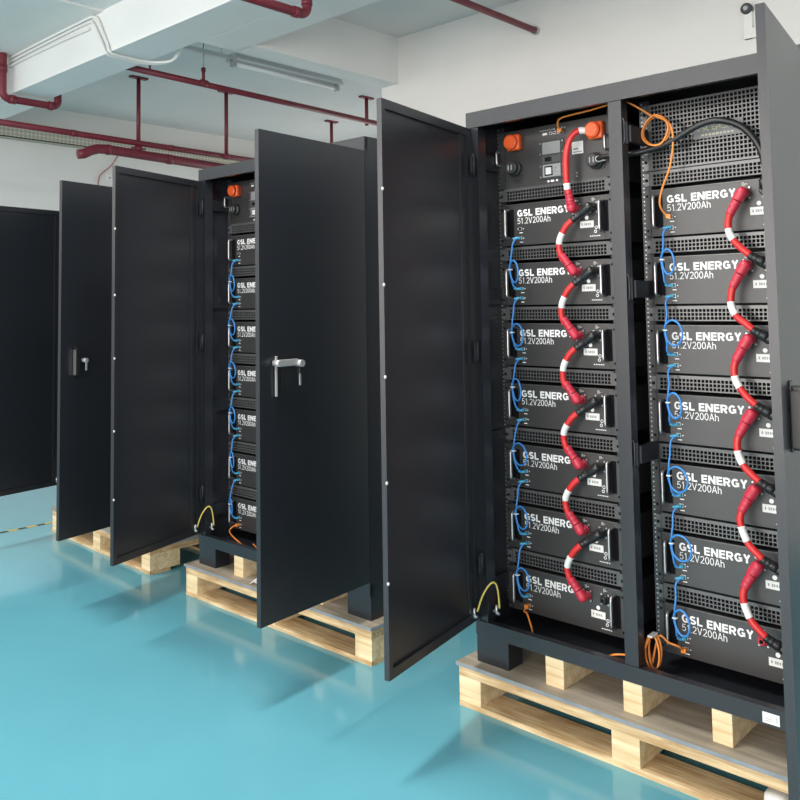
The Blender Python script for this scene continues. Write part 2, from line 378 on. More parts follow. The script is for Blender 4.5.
# fluorescent lamp
lamp = empty('batten_lamp', (-3.87, 1.76, 3.5)); tag(lamp, 'white fluorescent batten lamp hanging beneath the ceiling above the middle cabinet', 'lamp')
alu = mat('lamp_metal', (.6, .63, .65), .3, .5)
tube_m = mat('lamp_tube', (.86, .88, .9), .25)
t = MB(); t.prism([(-.085, .0), (-.045, .055), (.045, .055), (.085, .0), (.08, -.006), (-.08, -.006)], 0, 1.22, alu); t.build('housing', lamp)
t = MB(); t.cyl((.0, .03, -.03), (.0, 1.19, -.03), .019, tube_m); t.build('tube', lamp)
for y in (.015, 1.205): t = MB(); t.box(-.025, .025, y-.015, y+.015, -.055, 0, zinc); t.build('lamp_holder', lamp)
for y in (-.1, 1.12): t = MB(); t.cyl((0, y, .0), (0, y, .2), .004, zinc); t.build('hanger_rod', lamp)
t = MB(); t.box(-.02, .02, -.62, .0, 0, .03, alu); t.build('mounting_channel', lamp)
# wall conduit elbow by the near wall, socket and cord on the far wall
el = empty('wall_conduit', (.045, YW, 3.118)); tag(el, 'white L-shaped conduit with dark round cap on wall above the nearest cabinet', 'conduit')
t = MB(); t.box(-.035, .018, -.03, 0, -.1, .07, white_plastic, .006).box(-.035, .12, -.031, 0, -.1, -.04, white_plastic, .006); t.build('elbow', el)
t = MB(); t.cyl((-.01, 0, .085), (-.01, -.05, .085), .034, mat('dark_grey_cap', (.06, .065, .07), .4), bev=.006); t.cyl((-.01, -.05, .085), (-.01, -.054, .085), .014, zinc); t.build('round_cap', el)
t = MB(); t.box(XW, XW+.02, 2.513, 2.597, 2.935, 3.018, white_plastic, .004); t.cyl((XW+.02, 2.555, 2.976), (XW+.022, 2.555, 2.976), .012, grey_print)
tag(t.build('wall_socket'), 'small white wall box on the far wall beside the thick pipe', 'socket')
t = MB(); t.tube([(XW+.03, 2.67, 3.279), (XW+.03, 2.565, 3.123), (XW+.02, 2.429, 2.987), (XW+.02, 2.409, 2.809), (XW+.02, 2.45, 2.6)], .007, mat('thin_red_cord', (.45, .16, .15), .5), seg=6)
tag(t.build('cord'), 'thin reddish cord hanging down the far wall beside the white box', 'cord')

# ------------------------------------------------------------------ cabinets
CW, HT, ZS, ZF, D = 1.2045, 2.1285, .2965, .152, .75
WD, ZDT, ZDB, TL, TR = .5935, 2.068, .3045, .018, .020
YD = .163; PITCH_Z = .22225; Z1 = 1.770; CP = .5915
CABS = {1: (0, 0, 0), 2: (-1.7595, .0182, .0016), 3: (-3.4707, .1317, -.0551)}
def place(k, x, y, z):
    X, Y, t = CABS[k]; c, s = math.cos(t), math.sin(t); return (X+c*x-s*y, Y+s*x+c*y, z)

def door_mesh(sgn):
    """closed door lying along x from the hinge, outer face at y=0, inner lips towards +y; sgn mirrors"""
    t = MB(); TH = TL if sgn > 0 else TR
    def bx(u0, u1, y0, y1, z0, z1, m): t.box(min(sgn*u0, sgn*u1), max(sgn*u0, sgn*u1), y0, y1, z0, z1, m)
    z0, z1 = ZDB, ZDT
    bx(0, WD, 0, .008, z0, z1, powder)
    bx(0, .028, .008, TH, z0, z1, powder); bx(WD-.022, WD, .008, TH, z0, z1, powder)
    bx(.028, WD-.022, .008, TH, z0, z0+.03, powder); bx(.028, WD-.022, .008, TH, z1-.03, z1, powder)
    bx(.05, .075, .008, .014, z0+.03, z1-.03, powder)
    return t
def handle_parts(door, sgn, swung, bar):
    h = MB(); u = .5
    h.box(sgn*u-.014, sgn*u+.014, -.006, 0, 1.09, 1.245, black_rubber, .003)
    hp = h.build('handle', door)
    g = MB()
    if swung:   # lever swung out away from the door, lock cylinder and key at its end
        g.box(sgn*.52-.004, sgn*.52+.004, -.012, -.004, 1.1, 1.245, satin, .002); g.build('handle_frame', hp)
        l = MB(); a = sgn*.525; e = sgn*.43
        l.box(min(a, e), max(a, e), -.034, -.018, 1.207, 1.232, satin, .004); l.cyl((a, -.004, 1.22), (a, -.036, 1.22), .012, satin); l.build('lever', hp)
        c = MB(); c.cyl((e+.004, -.016, 1.215), (e+.004, -.05, 1.215), .013, satin); c.box(e-.006, e+.012, -.046, -.03, 1.178, 1.205, black_rubber, .003); c.box(e-.004, e+.004, -.041, -.038, 1.135, 1.18, satin); c.build('key', hp)
    else:
        g.box(sgn*.51-.009, sgn*.51+.009, -.026, -.005, 1.095, 1.235, black_rubber, .005)
        g.box(sgn*.522-.003, sgn*.522+.003, -.024, -.004, 1.1, 1.225, bar, .002); g.build('lever', hp)
        c = MB(); c.cyl((sgn*.47, -.004, 1.17), (sgn*.47, -.04, 1.17), .011, satin); c.box(sgn*.472-.004, sgn*.472+.004, -.041, -.037, 1.12, 1.17, satin); c.build('key', hp)

door_me = {1: door_mesh(1).mesh('door'), -1: door_mesh(-1).mesh('door')}
def rail(x0, sgn, root):
    t = MB(); x1 = x0+sgn*.036
    t.box(min(x0, x1), max(x0, x1), YD+.004, YD+.008, .33, 2.09, powder); t.box(x1-.002 if sgn > 0 else x1, x1 if sgn > 0 else x1+.002, YD+.008, YD+.05, .33, 2.09, powder)
    z = .36
    k = 0
    while z < 2.08:
        t.box(x0+sgn*.009-.002, x0+sgn*.009+.002, YD+.0015, YD+.004, z, z+.004, zinc); z += .0159 if k % 3 else .0127; k += 1
    return t.build('rack_rail', root)
def cabinet(k, label, doors, full=True):
    X, Y, tz = CABS[k]
    root = empty('battery_cabinet', (X, Y, ZF), tz); tag(root, label, 'cabinet')
    off = Vector((0, 0, -ZF))
    def P(t, name, parent=root): o = t.build(name, parent); o.location = off if parent is root else (0, 0, 0); return o
    for x in (0, CW-.018):
        t = MB(); t.box(x, x+.018, .002, D, .245, HT-.003, powder); P(t, 'side_panel')
    t = MB(); t.box(.018, CW-.018, D-.015, D, .245, HT-.003, powder_in); P(t, 'back_panel')
    t = MB(); t.box(0, CW, 0, D, HT-.003, HT, powder); t.box(0, CW, 0, .02, 2.07, HT-.003, powder); P(t, 'top_panel')
    t = MB(); t.box(0, CW, 0, .03, .247, ZS, powder); t.box(.018, CW-.018, .03, D-.015, .248, .256, powder_in); P(t, 'bottom_sill')
    t = MB(); t.box(.001, .05, .006, .03, ZS, 2.07, powder); t.box(.046, .052, .003, .05, ZS, 2.066, powder); P(t, 'front_post')
    t = MB(); t.box(CW-.05, CW-.001, .006, .03, ZS, 2.07, powder); P(t, 'front_post')
    t = MB(); t.box(.583, .629, .004, .045, ZS-.02, 2.085, powder); P(t, 'centre_post')
    for x in (0, CW-.136):
        for y in (.004, D-.1):
            t = MB(); t.box(x, x+.136, y, y+.085, ZF, .247, powder, .002); P(t, 'foot')
    for x0 in ((.018, 1), (.524, -1), (.018+CP, 1), (.524+CP, -1)): o = rail(*x0, root); o.location = off
    if full:
        for z in (1.94, 1.44, .92, .40):   # side cross members
            t = MB(); t.box(.018, .034, .03, .6, z-.02, z+.035, powder); P(t, 'cross_member')
            if z < .5: continue
            t = MB(); t.box(.629, .648, .03, .15, z-.005, z+.05, powder_in, .003); t.box(.629, .640, .022, .03, z-.012, z+.06, powder_in, .002)
            t.tube([(.631, .006, z-.015), (.638, .004, z-.005), (.638, .004, z+.06), (.631, .006, z+.07)], .0022, powder, seg=6, sub=2); P(t, 'latch_bracket')
    # doors
    for side, ang, swung in doors:
        sgn = 1 if side == 'L' else -1
        d = bpy.data.objects.new('door', door_me[sgn]); COL.objects.link(d); d.parent = root
        d.location = (0 if side == 'L' else CW, 0, -ZF); d.rotation_euler.z = ang*sgn
        for z in (1.93, 1.25, .5):
            h = MB(); h.cyl((sgn*.014, .036, z-.04), (sgn*.014, .036, z+.04), .007, powder_in, seg=10); h.box(sgn*.014-.014, sgn*.014+.014, .03, .038, z-.03, z+.03, powder_in); h.build('hinge', d)
        if side == 'L':
            for z in (1.783, 1.486, 1.205, .886, .588):
                h = MB(); h.sphere((WD-.002, TL-.001, z), .0045, zinc_grey, 1, 1, 1.3); h.build('bumper', d)
        else: handle_parts(d, -1, swung, steel if k == 3 else black_rubber)
    # white data label on the sill, right
    t = MB(); t.box(1.002, 1.048, -.0012, 0, .254, .283, sticker_white)
    for i, (a, c) in enumerate(((1.008, 1.03), (1.01, 1.026))): t.box(a, c, -.0016, -.0012, .266-i*.005, .2675-i*.005, grey_print)
    t.box(1.040, 1.042, -.0016, -.0012, .262, .277, grey_print); o = P(t, 'sticker'); o['label'] = 'white rectangular sticker'
    return root
cabinet(1, 'nearest black double-door cabinet, both open doors framing two columns of modules', [('L', -1.388, 0), ('R', -1.718, 0)])
cabinet(2, 'middle black cabinet with a keyed lever on its open right door', [('L', -1.2801, 0), ('R', -1.658, 1)])
cabinet(3, 'farthest black cabinet at left, mostly hidden behind its open doors', [('L', -1.38, 0), ('R', -1.83, 0)], full=False)

# ------------------------------------------------------------------ pallets, dunnage, floor bits
def pallet(k, label):
    X, Y, tz = CABS[k]; Wp, Dp = 1.299, .95
    root = empty('pallet', place(k, -.05, -.039, 0), tz); tag(root, label, 'pallet', )
    t = MB(); t.box(-.006, Wp+.006, -.008, Dp, .139, .152, ply); bmesh.ops.recalc_face_normals(t.bm, faces=t.bm.faces[:])
    t.box(-.0075, Wp+.0075, -.0095, -.008, .1395, .1515, ply_edge); t.box(-.0075, -.006, -.008, Dp, .1395, .1515, ply_edge); t.box(Wp+.006, Wp+.0075, -.008, Dp, .1395, .1515, ply_edge)
    t.build('plywood_deck', root)
    for y in (0, Dp-.1): t = MB(); t.box(0, Wp, y, y+.095, .104, .139, pine_x); t.build('deck_board', root)
    for x in (0, Wp/2-.048, Wp-.094):
        t = MB(); t.box(x, x+.094, .095, Dp-.1, .104, .139, pine_y); t.build('deck_board', root)
    for x in (0, Wp/2-.048, Wp-.094):
        for y in (0, Dp/2-.1, Dp-.2):
            t = MB(); t.box(x, x+.094, y+.001, y+.18, .018, .104, pine_end if y == 0 else pine_y); t.build('block', root)
    for y in (-.001, Dp/2-.06, Dp-.125):
        t = MB(); t.box(0, Wp, y, y+.125, 0, .018, pine_x); t.build('bottom_board', root)
pallet(1, 'light wood pallet with grey-edged deck under the nearest cabinet')
pallet(2, 'light wood pallet with grey-edged deck under the middle cabinet')
pallet(3, 'light wood pallet under the farthest cabinet, partly behind open doors')
def dunnage(k, x0, x1, label):
    t = MB(); t.box(-(x1-x0)/2, (x1-x0)/2, 0, .6, 0, .0945, pine_end, .002)
    o = t.build('timber_block', loc=place(k, (x0+x1)/2, .004, ZF), rz=CABS[k][2]); tag(o, label, 'timber')
dunnage(1, .288, .358, 'timber block on the near pallet, nearest the cabinet left foot')
dunnage(1, .573, .637, 'timber block on the near pallet, below the centre post')
dunnage(1, .855, .914, 'timber block on the near pallet, nearest the white sill sticker')
dunnage(2, .288, .358, 'timber block on the middle pallet, beside the cabinet left foot')
dunnage(2, .855, .914, 'timber block on the middle pallet, glimpsed under the right door')
tape = bpy.data.materials.new('hazard_tape'); tape.use_nodes = True; nt = tape.node_tree; bs = nt.nodes['Principled BSDF']
tc = nt.nodes.new('ShaderNodeTexCoord'); wv = nt.nodes.new('ShaderNodeTexWave'); wv.bands_direction = 'Y'; wv.inputs['Scale'].default_value = 2.6
rr = nt.nodes.new('ShaderNodeValToRGB'); rr.color_ramp.interpolation = 'CONSTANT'; rr.color_ramp.elements[0].color = (.03, .04, .03, 1); rr.color_ramp.elements[1].color = (.6, .46, .08, 1); rr.color_ramp.elements[1].position = .42
nt.links.new(tc.outputs['Object'], wv.inputs['Vector']); nt.links.new(wv.outputs['Fac'], rr.inputs['Fac']); nt.links.new(rr.outputs['Color'], bs.inputs['Base Color'])
t = MB(); t.box(-.012, .018, -1.2, 3, 0, .002, tape); o = t.build('floor_tape', loc=(-3.75, 0, 0)); tag(o, 'yellow and black striped line of tape on the blue floor', 'tape')
pp = MB()
for i in range(6):
    for j in range(6):
        def h(a, c): return .004+.014*abs(math.sin(a*1.3+c*.7))+.01*(c/6)*(a/6)
        pp.quad([((i+a)*.02, (j+c)*.025, h(i+a, j+c)) for a, c in ((0, 0), (1, 0), (1, 1), (0, 1))], sticker_white)
bmesh.ops.remove_doubles(pp.bm, verts=pp.bm.verts[:], dist=.0005)
o = pp.build('paper', loc=place(2, .46, -.035, ZF), rz=.2)
sd = o.modifiers.new('s', 'SOLIDIFY'); sd.thickness = .001
tag(o, 'crumpled white paper lying on the middle pallet', 'paper')
t = MB(); t.box(-.03, .03, -.03, .03, 0, .045, white_plastic, .018, True); o = t.build('plastic_block', loc=(1.022, .03, .0182)); tag(o, 'white rounded plastic lump on the bottom board inside the near pallet', 'block')

# ------------------------------------------------------------------ battery modules
ORD = ['topmost', 'second from the top', 'third from the top', 'middle one of seven', 'third from the bottom', 'second from the bottom', 'bottom one']
def make_module():
    root = empty('battery_module')
    z0 = .132   # text-top height above the module bottom
    t = MB(); t.box(.049, .487, 0, .45, 0, .155, black_face, .0012); t.box(.055, .48, -.0015, 0, .1515, .1535, black_vent); t.build('casing', root)
    for x0, x1 in ((.031, .049), (.487, .505)):
        t = MB(); t.box(x0, x1, -.003, 0, .002, .153, black_face, .0006)
        for z in (.02, .135): t.cyl(((x0+x1)/2, -.003, z), ((x0+x1)/2, -.0045, z), .0045, dark_void, seg=12)
        t.build('mounting_ear', root)
    for x in (.071, .465):
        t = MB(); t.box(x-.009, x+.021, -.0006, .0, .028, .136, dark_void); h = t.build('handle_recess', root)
        t = MB(); t.tube([(x, -.001, z0-.103), (x, -.02, z0-.1025), (x, -.0265, z0-.098), (x, -.028, z0-.09), (x, -.028, z0-.05), (x, -.028, z0-.012), (x, -.0265, z0-.004), (x, -.02, z0+.0005), (x, -.001, z0+.001)], .0055, steel, seg=10, sub=3); t.build('handle', root)
    text_obj('brand_lettering', 'GSL ENERGY', .1076, 0, z0-.0255, .2246, .0255, white_print, root, .022)
    text_obj('rating_lettering', '51.2V200Ah', .1076, 0, z0-.0525, .144, .0225, white_print, root, .004)
    for z in (-.071, -.106):
        t = MB(); t.box(.112, .127, -.0025, 0, z0+z-.007, z0+z+.006, zinc, .0008); t.box(.1145, .1245, -.0028, -.0025, z0+z-.005, z0+z+.004, dark_void)
        t.box(.107, .110, -.0006, 0, z0+z-.002, z0+z+.002, white_print); t.box(.131, .135, -.0006, 0, z0+z-.002, z0+z+.001, white_print); t.box(.116, .130, -.0006, 0, z0+z-.0165, z0+z-.0135, white_print)
        t.build('network_port', root)
    def socket(x, m, name):
        t = MB(); t.box(x-.017, x+.017, -.003, 0, z0-.038, z0+.002, black_face, .001)
        for dx in (-.013, .013):
            for dz in (-.034, -.002): t.cyl((x+dx, -.003, z0+dz), (x+dx, -.0055, z0+dz), .0032, zinc, seg=10)
        t.cyl((x, -.003, z0-.018), (x, -.012, z0-.018), .0155, m, bev=.002); t.cyl((x, -.012, z0-.018), (x, -.022, z0-.018), .0115, m, bev=.002); t.cyl((x, -.022, z0-.018), (x, -.0222, z0-.018), .006, dark_void)
        t.build(name, root)
    socket(.362, red_boot, 'positive_socket'); socket(.43, black_rubber, 'negative_socket')
    t = MB(); t.box(.374, .428, -.0012, 0, z0-.087, z0-.063, sticker_white)
    for i, a in enumerate((.381, .392, .398, .405, .412)): t.box(a, a+.004, -.0015, -.0012, z0-.079, z0-.071, grey_print)
    t.build('sticker', root)
    t = MB(); t.cyl((.401, 0, z0-.052), (.401, -.001, z0-.052), .007, white_print, seg=16)
    for c, r in (((.437, z0-.088), .006), ((.434, z0-.102), .0055)):
        t.cyl((c[0], 0, c[1]), (c[0], -.0008, c[1]), r, white_print, seg=14); t.cyl((c[0], -.0008, c[1]), (c[0], -.001, c[1]), r*.6, black_face, seg=12)
    for i in range(6): t.box(.412+i*.007, .4165+i*.007, -.0006, 0, z0-.119, z0-.116, white_print)
    t.build('markings', root)
    text_obj('terminal_mark', 'B+', .352, 0, z0+.006, .016, .0095, white_print, root, .01)
    text_obj('terminal_mark', 'B-', .423, 0, z0+.006, .014, .0095, white_print, root, .01)
    return root

def perforated(x0, x1, z0, z1, nx, nz, mx=.012, mz=.004, fill=.68, thick=.004, mt=None):
    """steel plate with square holes, front at y=0"""
    t = MB(); bm = t.bm; i = t.mi(black_vent)
    def face(pts):
        f = bm.faces.new([bm.verts.new(p) for p in pts]); f.material_index = i
    hx0, hx1, hz0, hz1 = x0+mx, x1-mx, z0+mz, z1-(mt or mz)
    px, pz = (hx1-hx0)/nx, (hz1-hz0)/nz; ax, az = px*(1-fill)/2, pz*(1-fill)/2
    def rect(a, c, e, g): face([(a, 0, e), (c, 0, e), (c, 0, g), (a, 0, g)])
    rect(x0, hx0, z0, z1); rect(hx1, x1, z0, z1); rect(hx0, hx1, z0, hz0); rect(hx0, hx1, hz1, z1)
    for a in range(nx):      # vertical strips
        X = hx0+a*px; rect(X, X+ax, hz0, hz1); rect(X+px-ax, X+px, hz0, hz1)
        for c in range(nz):
            Z = hz0+c*pz; rect(X+ax, X+px-ax, Z, Z+az); rect(X+ax, X+px-ax, Z+pz-az, Z+pz)
            A, B, E, G = X+ax, X+px-ax, Z+az, Z+pz-az
            face([(A, 0, E), (A, thick, E), (A, thick, G), (A, 0, G)]); face([(B, 0, E), (B, 0, G), (B, thick, G), (B, thick, E)])
            face([(A, 0, E), (B, 0, E), (B, thick, E), (A, thick, E)]); face([(A, 0, G), (A, thick, G), (B, thick, G), (B, 0, G)])
    # folded rim
    for a, c, e, g in ((x0, x0+.001, z0, z1), (x1-.001, x1, z0, z1), (x0, x1, z0, z0+.001), (x0, x1, z1-.001, z1)): t.box(a, c, .0, .02, e, g, black_vent)
    return t
def make_vent():
    root = empty('vent_panel')
    perforated(.049, .487, 0, 0.049, 33, 3, mz=.003, mt=.009, fill=.74).build('grille', root)
    for x0, x1 in ((.031, .049), (.487, .505)):
        t = MB(); t.box(x0, x1, -.002, 0, .001, .043, black_vent, .0005); t.cyl(((x0+x1)/2, -.002, .0205), ((x0+x1)/2, -.0045, .0205), .005, dark_void, seg=12); t.build('mounting_ear', root)
    t = MB(); t.box(.052, .484, .04, .06, .002, .039, dark_void); t.build('shade_backing', root)  # near-black sheet standing in for the shade behind the grille
    return root
CABN = {1: 'nearest', 2: 'middle'}
COLN = {0: 'left', 1: 'right'}
mod0 = make_module(); vent0 = make_vent(); used = {'m': False, 'v': False}
def put(proto, key, k, c, z):
    o = proto if not used[key] else copy_tree(proto); used[key] = True
    o.location = place(k, CP*c, YD, z); o.rotation_euler.z = CABS[k][2]; return o
def zrow(i, c=0): return Z1-PITCH_Z*i-(.003 if c else 0)
for k, c in ((1, 0), (1, 1), (2, 0)):
    where = 'in the %s column of the %s cabinet' % (COLN[c], CABN[k])
    grp = 'battery modules %s' % where
    for i in range(7):
        o = put(mod0, 'm', k, c, zrow(i, c)-.132)
        tag(o, 'black battery module %s, %s' % (where, ORD[i]), 'battery module', grp)
    for i in range(7):
        o = put(vent0, 'v', k, c, zrow(i, c)+.035)
        tag(o, 'black vent strip %s, above the %s module' % (where, ['topmost', 'second', 'third', 'fourth', 'fifth', 'sixth', 'bottom'][i]), 'vent panel', 'vent strips %s' % where)

# ------------------------------------------------------------------ control boxes and big grille
def make_box():
    root = empty('control_box')
    zb = 1.853
    def Z(z): return z-zb
    t = MB(); t.box(.058, .487, 0, .4, 0, .217, black_face, .0012); t.build('casing', root)
    for x0, x1 in ((.031, .058), (.487, .505)):
        t = MB(); t.box(x0, x1, -.003, 0, .001, .216, black_face, .0006); t.build('mounting_ear', root)
    for x in (.04, .496):
        t = MB(); t.tube([(x, -.003, Z(1.945)), (x, -.026, Z(1.946)), (x, -.03, Z(1.955)), (x, -.03, Z(1.985)), (x, -.026, Z(1.995)), (x, -.003, Z(1.996))], .0055, steel, seg=10, sub=3); t.build('handle', root)
    def cap(x, z, m, name, dial):
        t = MB(); t.box(x-.026, x+.026, -.004, 0, z-.026, z+.026, m if not dial else black_face, .002)
        if not dial:
            t.box(x-.028, x+.028, -.028, -.004, z-.03, z+.03, m, .009, True); t.cyl((x-.003, -.028, z), (x-.003, -.046, z), .028, m, bev=.005)
        else:
            t.cyl((x, -.004, z), (x, -.022, z), .029, m, bev=.003); t.cyl((x, -.022, z), (x, -.042, z), .025, m, r1=.024, bev=.004)
            for dx in (-.007, .007): t.box(x+dx-.002, x+dx+.002, -.0428, -.042, z-.01, z+.01, grey_print)
        t.build(name, root)
    cap(.112, Z(2.022), orange_cap, 'orange_terminal_cap', False); cap(.108, Z(1.926), cap_black, 'black_terminal_cap', True)
    cap(.456, Z(2.017), orange_cap, 'orange_terminal_cap', False); cap(.45, Z(1.912), cap_black, 'black_terminal_cap', True)
    t = MB(); t.box(.213, .318, -.004, 0, Z(1.872), Z(2.012), mat('bracket_plate', (.05, .05, .052), .4), .001)
    for x in (.218, .313):
        for z in (1.88, 1.92, 1.965, 2.004): t.cyl((x, -.004, Z(z)), (x, -.0055, Z(z)), .0025, zinc, seg=8)
    pl = t.build('display_bracket', root)
    t = MB(); t.box(.228, .303, -.006, -.004, Z(1.962), Z(2.006), silver_panel, .001)
    for i in range(5): t.box(.236, .272, -.0064, -.006, Z(1.968+i*.007), Z(1.971+i*.007), grey_print)
    for i in range(3): t.box(.278, .296, -.0064, -.006, Z(1.97+i*.011), Z(1.976+i*.011), grey_print)
    t.build('specification_plate', pl)
    t = MB(); t.box(.228, .303, -.006, -.004, Z(1.93), Z(1.956), mat('breaker_grey', (.09, .09, .095), .35), .001); t.box(.24, .268, -.010, -.006, Z(1.935), Z(1.951), lcd, .001); t.build('breaker', pl)
    t = MB(); t.box(.228, .303, -.006, -.004, Z(1.878), Z(1.924), silver_panel, .001); t.box(.236, .270, -.0065, -.006, Z(1.883), Z(1.918), lcd); t.box(.241, .265, -.0069, -.0065, Z(1.888), Z(1.913), mat('pale_screen', (.62, .63, .63), .4))
    for i in range(3):
        for j in range(2): t.cyl((.279+j*.012, -.006, Z(1.886+i*.012)), (.279+j*.012, -.0085, Z(1.886+i*.012)), .0035, zinc, seg=10)
    t.build('display', pl)
    t = MB(); t.box(.35, .395, -.0012, 0, Z(1.948), Z(1.992), sticker_white)
    t.box(.355, .39, -.0015, -.0012, Z(1.953), Z(1.957), grey_print); t.box(.355, .375, -.0015, -.0012, Z(1.963), Z(1.969), grey_print); t.build('sticker', root)
    t = MB()
    for i, (a, w) in enumerate(((.228, .022), (.258, .012), (.274, .012), (.290, .012), (.306, .012))):
        t.box(a, a+w, -.003, 0, Z(2.032), Z(2.043), zinc if i else silver_panel, .0006); t.box(a+.002, a+w-.002, -.0033, -.003, Z(2.034), Z(2.040), dark_void if i else white_print)
    for i in range(8): t.box(.215+i*.0075, .220+i*.0075, -.0006, 0, Z(2.049), Z(2.053), grey_print)
    for a in (.278, .294, .310, .322): t.cyl((a, 0, Z(2.051)), (a, -.001, Z(2.051)), .003, zinc, seg=8)
    t.build('port_row', root)
    t = MB()
    for a, w in ((.244, .008), (.258, .014), (.28, .008)): t.box(a, a+w, -.0006, 0, Z(1.860), Z(1.867), white_print)
    for z in (1.868, 1.88): t.cyl((.368, 0, Z(z)), (.368, -.003, Z(z)), .004, zinc, seg=10)
    t.build('markings', root)
    return root
cb = make_box(); cb.location = place(1, 0, YD, 1.853); tag(cb, 'black control box with orange caps at the top of the nearest cabinet', 'control box')
c2 = copy_tree(cb); c2.location = place(2, 0, YD, 1.853); c2.rotation_euler.z = CABS[2][2]; tag(c2, 'black control box with one orange cap showing in the middle cabinet', 'control box')
bgp = empty('perforated_panel', place(1, CP, YD, 1.853)); tag(bgp, 'large black perforated panel at the top of the right column', 'panel')
perforated(.049, .487, 0, .222, 33, 15, mz=.006, fill=.72).build('grille', bgp)
for x0, x1 in ((.031, .049), (.487, .505)):
    t = MB(); t.box(x0, x1, -.002, 0, .001, .221, black_vent, .0005)
    for z in (.03, .19): t.cyl(((x0+x1)/2, -.002, z), ((x0+x1)/2, -.0045, z), .005, dark_void, seg=12)
    t.build('mounting_ear', bgp)
t = MB(); t.box(.052, .484, .05, .06, .003, .219, dark_void); t.build('shade_backing', bgp)  # shade behind the large grille, done as a near-black sheet
t = MB(); t.box(.205, .365, -.003, 0, .083, .132, mat('nameplate_grey', (.2, .2, .2), .4), .001); npl = t.build('nameplate', bgp)
text_obj('brand_lettering', 'GSL ENERGY', .218, -.003, .106, .134, .018, mat('gold_print', (.55, .52, .38), .5), npl, .015)
t = MB()
for i in range(9): t.box(.232+i*.0118, .240+i*.0118, -.0036, -.003, .091, .096, mat('gold_print', (.55, .52, .38), .5))
t.build('small_print', npl)

# ------------------------------------------------------------------ cables (built in cabinet coordinates, origin at the lower connector)
def thing_at(name, k, x, z, label, cat, group=None):
    o = empty(name, place(k, x, YD, z), CABS[k][2]); tag(o, label, cat, group); return o
def lerp_path(pts, a, b):
    P = catmull([Vector(p) for p in pts], 10); n = len(P); return P[int(a*(n-1)):int(b*(n-1))+1]
def boot(m, p_sock, p_mid, p_end, r0, r1, ribs):
    """moulded angled connector: rounded head over the socket, ribbed sleeve tapering to the cable"""
    t = MB(); p_sock = Vector(p_sock); p_mid = Vector(p_mid); p_end = Vector(p_end)
    d = (p_end-p_mid).normalized(); dh = (p_mid-p_sock); dh.y = 0; dh.normalize()
    t.cyl(p_sock, p_sock+Vector((0, -.02, 0)), r0*.92, m, bev=.003)
    h = p_sock+Vector((0, -.024, 0))
    # head: flattened capsule lying along the cable direction
    pts = [h-dh*r0*.85, h-dh*r0*.6, h, h+dh*r0*.7, p_mid, p_mid+d*.004]
    L = len(pts)
    prof = [.35, .8, 1.0, 1.02, .98, .95]
    rad = []
    sm = catmull(pts, 4); n = len(sm)
    for k in range(n):
        f = k/(n-1)*(L-1); i = min(int(f), L-2); rad.append(r0*(prof[i]*(1-(f-i))+prof[i+1]*(f-i)))
    t.tube_var(sm, rad, m)
    ln = (p_end-p_mid).length; pts = []; rad = []
    for k in range(25):
        f = k/24; base = r0*.93*(1-f)+r1*f; pts.append(p_mid+d*ln*f); rad.append(base*(1-.06*(.5+.5*math.cos(2*math.pi*f*ribs)) if f > .1 else base/base*base))
    t.tube_var(pts, rad, m)
    return t
def power_cable_left(i, jx, jz):
    # lower module's red socket is the origin
    label = 'red power cable with white band in the left column, from the %s module down' % {0: 'topmost', 3: 'fourth'}.get(i, {1: 'second', 2: 'third', 4: 'fifth', 5: 'sixth'}[i] if i in (1, 2, 4, 5) else '')
    root = thing_at('power_cable', 1, .362, zrow(i+1)-.018, label, 'cable', 'power cables of the left column')
    dx = .43-.362; dz = PITCH_Z
    t = boot(black_rubber, (dx, -.012, dz), (dx-.03, -.036, dz-.02), (dx-.062, -.046, dz-.043), .0165, .0125, 3); t.build('black_connector', root)
    path = [(dx-.058, -.046, dz-.04), (dx-.084+jx*.3, -.052, dz-.066+jz*.3), (dx-.105+jx, -.054, dz-.103+jz), (dx-.111+jx, -.052, dz-.133+jz), (-.042, -.05, .066), (-.035, -.046, .04)]
    t = MB(); t.tube(path, .0105, red_cable, seg=12, sub=8); cb_ = t.build('cable', root)
    t = MB(); t.tube(lerp_path(path, .31, .52), .0112, white_plastic, seg=12, smooth_path=False); t.build('white_band', root)
    t = boot(red_boot, (0, -.012, 0), (-.012, -.038, .018), (-.038, -.048, .06), .0165, .0135, 3); t.build('red_connector', root)
for i in range(6): power_cable_left(i, random.uniform(-.004, .004), random.uniform(-.004, .006))
def power_cable_right(i, jx, jz):
    label = 'red power cable with white band in the right column, from the %s module down' % ['topmost', 'second', 'third', 'fourth', 'fifth', 'sixth'][i]
    root = thing_at('power_cable', 1, CP+.43, zrow(i+1, 1)-.018, label, 'cable', 'power cables of the right column')
    dx = .365-.43; dz = PITCH_Z
    t = boot(red_boot, (dx, -.012, dz), (dx-.014, -.038, dz-.022), (dx-.036, -.047, dz-.066), .0175, .0135, 3); t.build('red_connector', root)
    path = [(dx-.034, -.046, dz-.06), (dx-.040, -.05, dz-.09), (dx-.036+jx, -.052, dz-.122), (dx-.020+jx, -.055, dz-.153+jz), (dx+.0, -.056, .05), (dx+.022, -.054, .03)]
    t = MB(); t.tube(path, .0108, red_cable, seg=12, sub=8); t.build('cable', root)
    t = MB(); t.tube(lerp_path(path, .33, .56), .0115, white_plastic, seg=12, smooth_path=False); t.build('white_band', root)
    t = boot(black_rubber, (0, -.012, 0), (-.014, -.042, .010), (-.046, -.054, .03), .0165, .0125, 3)
    t.build('black_connector', root)
for i in range(6): power_cable_right(i, random.uniform(-.004, .004), random.uniform(-.003, .004))
